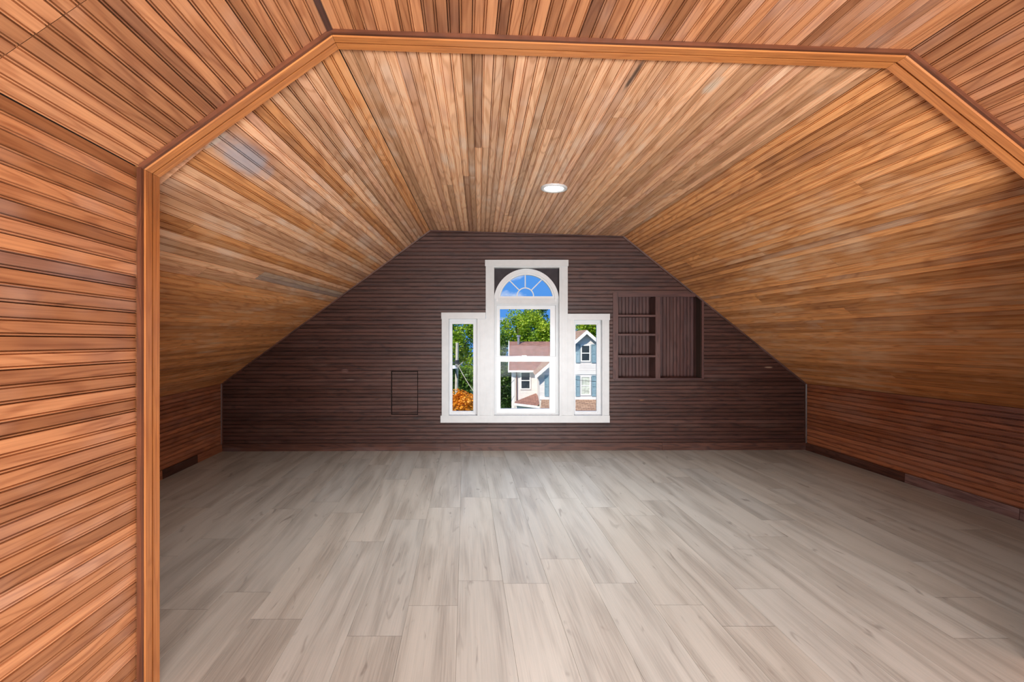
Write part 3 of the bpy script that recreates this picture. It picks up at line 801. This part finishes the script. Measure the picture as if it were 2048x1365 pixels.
def gx(z):
    if z <= zeave: return gxl, gxr
    w = (gp.z - z) / sl; return gp.x - w, gp.x + w
laps(mb, gx, GZ, gp.z, YG)
mb.box((gxl, YG, GZ), (gxl + .02, YW + .3, zeave)); mb.box((gxr - .02, YG, GZ), (gxr, 40, zeave)); mb.prism([(gxl, YG, GZ), (gxr, YG, GZ), (gxr, YG, zeave), (gp.x, YG, gp.z), (gxl, YG, zeave)], (0, .1, 0))
mb.build('gable_wall', M['siding'], hs)
# gable roof: two slabs, overhanging
for s in (-1, 1):
    e = V((s * (gp.x - gxl + .32), 0, -sl * (gp.x - gxl + .32)))
    r0 = V((gp.x, YG - .35, gp.z + .16)); n = V((s * sl, 0, 1)).normalized() * .10
    mb = MB(); rr = [r0, r0 + e, r0 + e + V((0, 9.5, 0)), r0 + V((0, 9.5, 0))]
    mb.hexa([p - n for p in rr] + rr); mb.build('gable_roof', M['shingle_t'], hs)
    mb = MB(); f0 = r0 + V((0, -.03, -.02)); dn = V((0, 0, -.26))
    mb.hexa([f0, f0 + e, f0 + e + dn, f0 + dn, f0 + V((0, .04, 0)), f0 + e + V((0, .04, 0)), f0 + e + dn + V((0, .04, 0)), f0 + dn + V((0, .04, 0))]); mb.build('rake_board', M['siding_w'], hs)
# left wing
wxl, wxr = P(1024, 0, YW).x, gxl + .6
zwe = P(0, 741, YW - .3).z; YR = 36.8; zr = P(0, 683.5, YR).z
mb = MB(); laps(mb, lambda z: (wxl, wxr), GZ, zwe + .1, YW); mb.box((wxl, YW, GZ), (wxl + .02, 40, zwe)); mb.build('wing_wall', M['siding'], hs)
mb = MB(); mb.box((wxl - .04, YW - .04, GZ), (wxl + .20, YW + .02, zwe)); mb.build('corner_board', M['siding_w'], hs)
mb = MB(); mb.tube([(wxl + .33, YW - .07, zwe), (wxl + .33, YW - .07, GZ + 1.5)], .04, 6); mb.build('downspout', plain('brown_downspout', (.16, .09, .07), .6), hs)
n = V((0, -(zr - zwe), YR - YW + .3)).normalized() * .1
xr0, xr1 = wxl - .22, 9.0
e0, e1 = V((xr0, YW - .3, zwe)), V((xr1, YW - .3, zwe)); r0, r1 = V((xr0, YR, zr)), V((xr1, YR, zr))
mb = MB(); mb.hexa([e0 - n, e1 - n, r1 - n, r0 - n, e0, e1, r1, r0]); mb.build('wing_roof', M['shingle'], hs)
mb = MB(); mb.hexa([r0 - n, r1 - n, r1 + V((0, 3.9, -(zr - zwe))) - n, r0 + V((0, 3.9, -(zr - zwe))) - n, r0, r1, r1 + V((0, 3.9, -(zr - zwe))), r0 + V((0, 3.9, -(zr - zwe)))]); mb.build('wing_roof', M['shingle'], hs)
mb = MB(); mb.bar(e0 + V((-.03, -.02, -.05)), r0 + V((-.03, -.02, -.05)), (.03, 0, 0), V((0, 0, .11))); mb.build('verge_board', M['siding_w'], hs)
mb = MB(); mb.box((xr0, YW - .38, zwe - .14), (gxl + .1, YW - .28, zwe - .01)); mb.build('gutter', M['siding_w'], hs)
mb = MB(); vp = P(1037, 684, 36.4); mb.tube([(vp.x, 36.4, zr - .3), (vp.x, 36.4, zr + .42)], .09, 8); mb.tube([(vp.x, 36.4, zr + .38), (vp.x, 36.4, zr + .5)], .16, 8); mb.build('vent_pipe', M['metal'], hs)
def hwin(x0, y0, x1, y1, D, glass, shut=None, mid=True):
    p, q = P(x0, y1, D), P(x1, y0, D); fw = .085
    w = empty('house_window', (p.x, D, p.z), parent=hs)
    mb = MB(); yf = D - .06
    mb.box((p.x, yf, p.z), (p.x + fw, D, q.z)); mb.box((q.x - fw, yf, p.z), (q.x, D, q.z))
    mb.box((p.x + fw, yf, q.z - fw), (q.x - fw, D, q.z)); mb.box((p.x + fw, yf, p.z), (q.x - fw, D, p.z + fw))
    zm = (p.z + q.z) / 2; mb.box((p.x + fw, yf + .01, zm - .03), (q.x - fw, D, zm + .03)); mb.build('window_frame', M['siding_w'], w)
    for za, zb_ in ((p.z + fw, zm - .03), (zm + .03, q.z - fw)):
        MB().box((p.x + fw, D - .035, za), (q.x - fw, D - .02, zb_)).build('pane', glass, w)
    if shut:
        for sx0, sx1 in shut:
            a, b = P(sx0, y1 + 1.5, D), P(sx1, y0 - .5, D)
            s = empty('shutter', (a.x, D, a.z), parent=hs); mb = MB(); f = .045
            mb.box((a.x, D - .07, a.z), (a.x + f, D - .02, b.z)); mb.box((b.x - f, D - .07, a.z), (b.x, D - .02, b.z))
            for zz in (a.z, (a.z + b.z) / 2 - f / 2, b.z - f): mb.box((a.x + f, D - .07, zz), (b.x - f, D - .02, zz + f))
            mb.build('shutter_frame', M['shutter'], s)
            mb = MB(); k = 14
            for i in range(k):
                z0 = a.z + (b.z - a.z) * i / k; z1 = a.z + (b.z - a.z) * (i + 1) / k
                mb.poly([(a.x + f, D - .06, z0), (b.x - f, D - .06, z0), (b.x - f, D - .03, z1), (a.x + f, D - .03, z1)])
            mb.build('louvres', M['shutter'], s)
hwin(1161, 689.5, 1181, 724, YG, M['hglass'], ((1151.3, 1159.8), (1182.5, 1191.5)))
hwin(1160.5, 752, 1181.5, 791.5, YG, M['curtain'], ((1151, 1159.5), (1183, 1192)))
hwin(1098.5, 751, 1119, 791.5, YG, M['curtain'], ((1089, 1097.5), (1121, 1130)))
hwin(1223, 752, 1244, 791.5, YG, M['curtain'], ((1213, 1222), (1246, 1255)))
hwin(1040.5, 743.5, 1061.5, 779.5, YW, M['curtain'] if False else M['hglass'])
mb = MB(); p, q = P(1079, 749, YG), P(1265, 746.8, YG); mb.box((p.x, YG - .05, p.z), (q.x, YG - .015, q.z)); mb.build('belt_board', M['siding_w'], hs)
mb = MB(); p, q = P(1079, 799.5, YG), P(1265, 794.5, YG); mb.box((p.x, YG - .05, p.z), (q.x, YG - .015, q.z)); mb.build('water_table_board', M['siding_w'], hs)
# porch roof in front of the gable
pt0, pt1 = P(1083, 799, YG), P(1290, 799, YG); pf0, pf1 = P(1078, 842, 27.4), P(1300, 842, 27.4)
mb = MB(); mb.prism([pt0, pt1, pf1, pf0], (0, 0, -.12)); mb.build('porch_roof', M['shingle_t'], hs)
mb = MB(); mb.box((pf0.x, pf0.y - .06, pf0.z - .25), (pf1.x, pf0.y, pf0.z)); mb.build('porch_fascia', M['siding_w'], hs)
# hipped roof of the side porch in the corner of the two wings
ap = P(1072, 787, YW - .05); c0 = P(1029, 806, 31.6); c1 = P(1072, 811, 30.3); c2 = P(1084, 803, 30.05); cb = P(1031, 803, YW)
for nm, pl in (('hip_roof', [ap, cb, c0, c1]), ('hip_roof', [ap, c1, c2])):
    mb = MB(); mb.prism(pl, (0, 0, -.09)); mb.build(nm, M['shingle'], hs)
for aa, bb in ((c0, c1), (c1, P(1102, 817, 29.6))):
    mb = MB(); mb.bar(aa + V((0, -.05, -.10)), bb + V((0, -.05, -.10)), (0, 0, .07), (0, .05, 0)); mb.build('porch_gutter', M['siding_w'], hs)
mb = MB(); k0, k1 = c0 + V((.1, .25, -.15)), c1 + V((.1, .25, -.15)); mb.prism([k0, k1, V((k1.x, k1.y, GZ)), V((k0.x, k0.y, GZ))], (0, .1, 0)); mb.build('porch_wall', M['siding'], hs)

# trees
def foliage(c, rx, ry, rz, n, size, rng, clumps=26):
    vs, fs = [], []
    cl = []
    for i in range(clumps):
        while True:
            p = V((rng.uniform(-1, 1), rng.uniform(-1, 1), rng.uniform(-1, 1)))
            if .25 < p.length < 1: break
        p = p * (.45 + .4 * rng.random()) / max(.45, p.length) if p.length < .45 else p * .82
        cl.append((V((p.x * rx, p.y * ry, p.z * rz)), rng.uniform(.26, .42)))
    for i in range(n):
        cc, cr_ = cl[rng.randrange(clumps)]
        d = V((rng.gauss(0, 1), rng.gauss(0, 1), rng.gauss(0, 1))).normalized() * (cr_ * rng.random() ** .4)
        p = V(c) + cc + V((d.x * rx, d.y * ry, d.z * rz))
        a = V((rng.gauss(0, 1), rng.gauss(0, 1), rng.gauss(0, .6))).normalized(); b = a.cross(V((rng.gauss(0, 1), rng.gauss(0, 1), rng.gauss(0, 1)))).normalized()
        s = size * rng.uniform(.6, 1.3); k = len(vs)
        vs += [p - a * s, p + b * s * .55, p + a * s, p - b * s * .55]; fs.append((k, k + 1, k + 2, k + 3))
    return vs, fs
def tree(name, label, px, py, D, rx, rz, mat, seed, n=7500, size=.135, cat='tree', group=None):
    rng = random.Random(seed); c = P(px, py, D)
    o = empty(name, (c.x, D, GZ), label, cat, group)
    vs, fs = foliage(c, rx, rx * .8, rz, n, size, rng); f = mesh('foliage', vs, fs, mat, o); f['kind'] = 'stuff'
    mb = MB(); mb.tube([(c.x, D, GZ), (c.x + .1, D, (GZ + c.z) / 2), (c.x, D, c.z + rz * .3)], .24 if rx > 2 else .07, 8, .08 if rx > 2 else .02)
    for i in range(5):
        t = rng.uniform(0, 6.28); h = c.z + rng.uniform(-.6, .1) * rz
        mb.tube([(c.x, D, h - .3), (c.x + math.cos(t) * rx * .6, D + math.sin(t) * rx * .5, h + rz * .45)], .08 if rx > 2 else .03, 6, .02 if rx > 2 else .008)
    mb.build('trunk', M['bark'], o); return o
tree('leafy_tree', 'sunlit yellow green tree filling the left narrow window', 918, 692, 46, 2.25, 3.6, M['leaf'], 1)
tree('leafy_tree', 'deep green tree low behind the utility pole', 910, 765, 37, 1.5, 2.5, M['leaf2'], 2)
tree('leafy_tree', 'bright green tree rising behind the left end of the shingle roof', 1036, 662, 52, 3.0, 3.3, M['leaf'], 3, n=9000)
tree('leafy_tree', 'dark green tree beside the left corner of the house', 1003, 756, 43, 1.4, 4.5, M['leaf2'], 4, n=9000)
tree('leafy_tree', 'yellow green tree behind the shingle roof beside the right edge of the middle window', 1094, 684, 44, 2.0, 2.3, M['leaf'], 5, n=5500)
tree('leafy_tree', 'mid green tree behind the gable peak in the right narrow window', 1178, 668, 50, 2.4, 2.2, M['leaf'], 6)
tree('leafy_tree', 'deep green far tree behind the middle window trees', 1078, 652, 61, 3.0, 3.0, M['leaf2'], 7)
tree('leafy_tree', 'far green tree at the outer edge of the left narrow window', 868, 700, 57, 3.0, 4.2, M['leaf2'], 8, n=3500)
tree('autumn_shrub', 'small tree with orange autumn leaves below the utility pole', 925, 806, 22, 1.05, .78, M['leaf_o'], 9, n=2600, size=.075, cat='shrub')

# utility pole
DP = 27.0; pt, pb = P(914.6, 686, DP), P(913, 786, DP)
up = empty('utility_pole', (pb.x, DP, GZ), 'pale wooden utility pole with hooded lamp, seen through the left narrow window', 'utility pole')
MB().tube([(pb.x - .03, DP, GZ), (pb.x, DP, pb.z), pt], .115, 10, .085).build('pole', M['pole'], up)
k = P(914, 724, DP); MB().tube([k + V((0, 0, -.10)), k + V((0, 0, .10))], .14, 10).build('clamp_band', M['wire'], up)
k = P(907.5, 735, DP - .2); MB().lathe(k, [(.01, .12), (.07, .10), (.20, -.06), (.19, -.08), (.01, -.06)], 14).build('lamp_hood', M['siding_w'], up)
MB().tube([k + V((0, 0, .08)), P(913, 731, DP - .1)], .025, 6).build('lamp_arm', M['metal'], up)
MB().tube([P(910.5, 740, DP - .15), P(914.5, 757, DP - .15)], .03, 6).build('conduit', M['wire'], up)
MB().tube([P(918, 732, DP), P(926, 724.5, DP - .5)], .03, 6).build('bracket', M['pole'], up)
for lab, a, b, r in (('pale guy wire running down to the right from the utility pole', P(916, 731, DP - .6), P(960, 800, DP - .6), .022),
                     ('thin cable crossing level behind the left narrow window', P(880, 722, DP - .6), P(985, 729, DP - .6), .012),
                     ('thin dark service cable crossing in front of the dark tree beside the house', P(960, 718, 31), P(1013.2, 740, 32.2), .012),
                     ('thin dark lower cable in front of the tree beside the house', P(960, 766, 31), P(1013.2, 773, 32.2), .012),
                     ('thin dark cable crossing in front of the lower shuttered windows', P(1120, 754, 28), P(1230, 763, 28), .012)):
    pts_ = [a.lerp(b, i / 10) + V((0, 0, -.12 * math.sin(math.pi * i / 10))) for i in range(11)]
    c = (a + b) / 2
    o = MB().tube(pts_, r, 5).build('cable', M['pole'] if r > .02 else M['wire'], base=V((c.x, c.y, min(a.z, b.z)))); tag(o, lab, 'cable')
